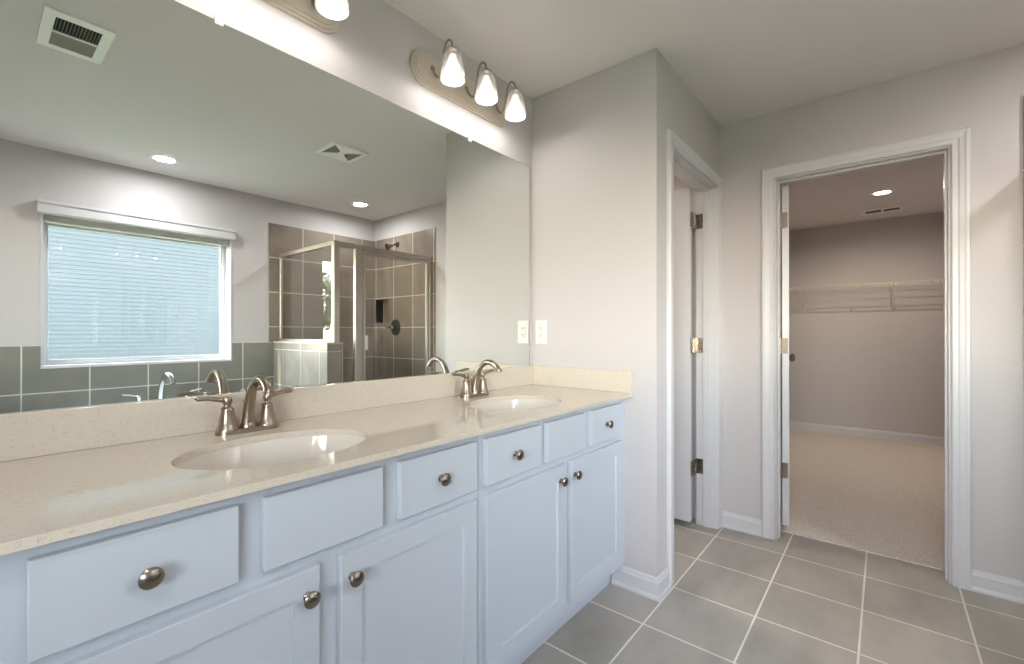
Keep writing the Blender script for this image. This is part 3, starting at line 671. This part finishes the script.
can_light(2.5, .45, 'lit recessed light on the toilet-room ceiling', 'clens')
# ceiling register: x .2-.4, y -1.04 - -1.36
rg = thing('ceiling_register', (.30, -1.20, H), 'white ceiling air register with one dark louvre band, top left of the mirror', 'air vent'); b = B(rg.location)
ZP = lambda u, v, w: (u, v, w)
xa, xb, ya, yb = .195, .405, -1.37, -1.035
b.grid([xa, xb, xa + .035, xb - .03, xa + .10, xa + .108], [ya, yb, ya + .045, yb - .045], [], ZP, H - .0005, H - .006) if False else None
for q in ((xa, xb, ya, ya + .05), (xa, xb, yb - .05, yb), (xa, xa + .025, ya + .05, yb - .05), (xb - .025, xb, ya + .05, yb - .05), (.298, .304, ya + .05, yb - .05)): pass
rx0, rx1, ry0, ry1 = .195, .405, -1.375, -1.035
for q in ((rx0, rx0 + .035, ry0, ry1), (rx1 - .035, rx1, ry0, ry1), (rx0 + .035, rx1 - .035, ry0, ry0 + .035), (rx0 + .035, rx1 - .035, ry1 - .045, ry1), (rx0 + .035, rx1 - .035, -1.215, -1.205)):
    b.box(q[0], q[1], q[2], q[3], H - .007, H - .0004)
obj('frame', b, 'vent', rg)
b = B(rg.location); b.box(rx0 + .035, rx1 - .035, ry0 + .035, ry1 - .045, H - .0015, H - .0004); obj('duct_opening', b, 'dark', rg)
b = B(rg.location)
for k in range(13):
    x = rx0 + .041 + k * .0105
    b.box(x, x + .0015, -1.205, ry1 - .045, H - .006, H - .0016)
obj('louvres', b, 'slat', rg)
b = B(rg.location)
for k in range(10):
    y = ry0 + .037 + k * .0125
    b.prism([(y, H - .006), (y + .0115, H - .0035), (y + .0115, H - .003), (y, H - .0055)], lambda u, v, w: (w, u, v), rx0 + .035, rx1 - .035)
obj('damper_slats', b, 'slat', rg)
# exhaust fan grille
fn = thing('exhaust_fan', (1.675, -1.455, H), 'square white exhaust fan grille on the ceiling, right of the light in the mirror', 'exhaust fan'); b = B(fn.location)
fx0, fx1, fy0, fy1 = 1.545, 1.805, -1.58, -1.335
for q in ((fx0, fx0 + .025, fy0, fy1), (fx1 - .025, fx1, fy0, fy1), (fx0 + .025, fx1 - .025, fy0, fy0 + .025), (fx0 + .025, fx1 - .025, fy1 - .025, fy1)): b.box(q[0], q[1], q[2], q[3], H - .014, H - .0004, .002, 1)
mx_, my_ = (fx0 + fx1) / 2, (fy0 + fy1) / 2
b.lathe([(0, -.016), (.02, -.015), (.026, -.010), (.026, -.004)], (mx_, my_, H), 'Z', 20)
# solid wedges on two opposite sides, slats on the other two
b.prism([(fx0 + .02, fy0 + .02), (fx1 - .02, fy0 + .02), (mx_, my_)], ZP, H - .012, H - .004); b.prism([(fx0 + .02, fy1 - .02), (fx1 - .02, fy1 - .02), (mx_, my_)], ZP, H - .012, H - .004)
obj('grille_cover', b, 'vent', fn)
b = B(fn.location); b.box(fx0 + .02, fx1 - .02, fy0 + .02, fy1 - .02, H - .002, H - .0004); obj('fan_opening', b, 'dark', fn)
for sg in (-1, 1):
    b = B(fn.location)
    for k in range(7):
        d_ = .022 + k * .013; b.box(mx_ + sg * d_ - .004, mx_ + sg * d_ + .004, my_ - d_ * .9, my_ + d_ * .9, H - .010, H - .004)
    obj('fan_slats', b, 'slat', fn)

# ---------------------------------------------------------------- closet fittings
cr = thing('closet_register', (6.0, -1.455, H), 'long white air register on the closet ceiling behind the light', 'air vent'); b = B(cr.location)
cx0, cx1, cy0, cy1 = 5.86, 6.05, -1.62, -1.29
for q in ((cx0, cx0 + .035, cy0, cy1), (cx1 - .035, cx1, cy0, cy1), (cx0 + .035, cx1 - .035, cy0, cy0 + .03), (cx0 + .035, cx1 - .035, cy1 - .03, cy1), (cx0 + .035, cx1 - .035, -1.465, -1.445)): b.box(q[0], q[1], q[2], q[3], H - .018, H - .0004, .002, 1)
obj('frame', b, 'vent', cr)
b = B(cr.location); b.box(cx0 + .035, cx1 - .035, cy0 + .03, cy1 - .03, H - .003, H - .0004); obj('duct_opening', b, 'dark', cr)
b = B(cr.location)
for k in range(8):
    x = cx0 + .040 + k * .015; b.box(x, x + .002, cy0 + .03, cy1 - .03, H - .014, H - .004)
obj('louvres', b, 'slat', cr)
sf = thing('wire_shelf', (XE, -1.45, 1.70), 'white wire shelf with angled supports on the closet back wall', 'wire shelf'); os_ = sf.location
ZS, FX = 1.705, XE - .305; b = B(os_)
for x, zz, r in ((FX, ZS, .0035), (FX, ZS - .038, .0035), (FX + .10, ZS - .003, .003), (FX + .20, ZS - .003, .003), (XE - .012, ZS - .003, .0035)): b.tube([(x, -.352, zz), (x, -2.498, zz)], r, 6)
y = -.365
while y > -2.49:
    b.tube([(XE - .010, y, ZS), (FX, y, ZS), (FX, y, ZS - .038)], .0024, 5); y -= .0254
obj('wire_deck', b, 'wire', sf)
for y in (-.72, -1.53, -2.30):
    b = B(os_); b.tube([(FX + .005, y, ZS - .012), (XE - .008, y, ZS - .262)], .006, 8); b.box(FX - .006, FX + .012, y - .007, y + .007, ZS - .045, ZS + .006, .002, 1)
    b.box(XE - .012, XE - .0005, y - .012, y + .012, ZS - .285, ZS - .235, .003); obj('support', b, 'wire', sf, True)
for y in (-.45, -.75, -1.06, -1.38, -1.70, -2.02, -2.33):
    obj('wall_clip', B(os_).box(XE - .020, XE - .0005, y - .007, y + .007, ZS - .012, ZS + .014, .002, 1), 'wire', sf)
    obj('lip_clip', B(os_).box(FX - .006, FX + .004, y - .19, y - .18, ZS - .040, ZS + .004, .001, 1), 'wire', sf)
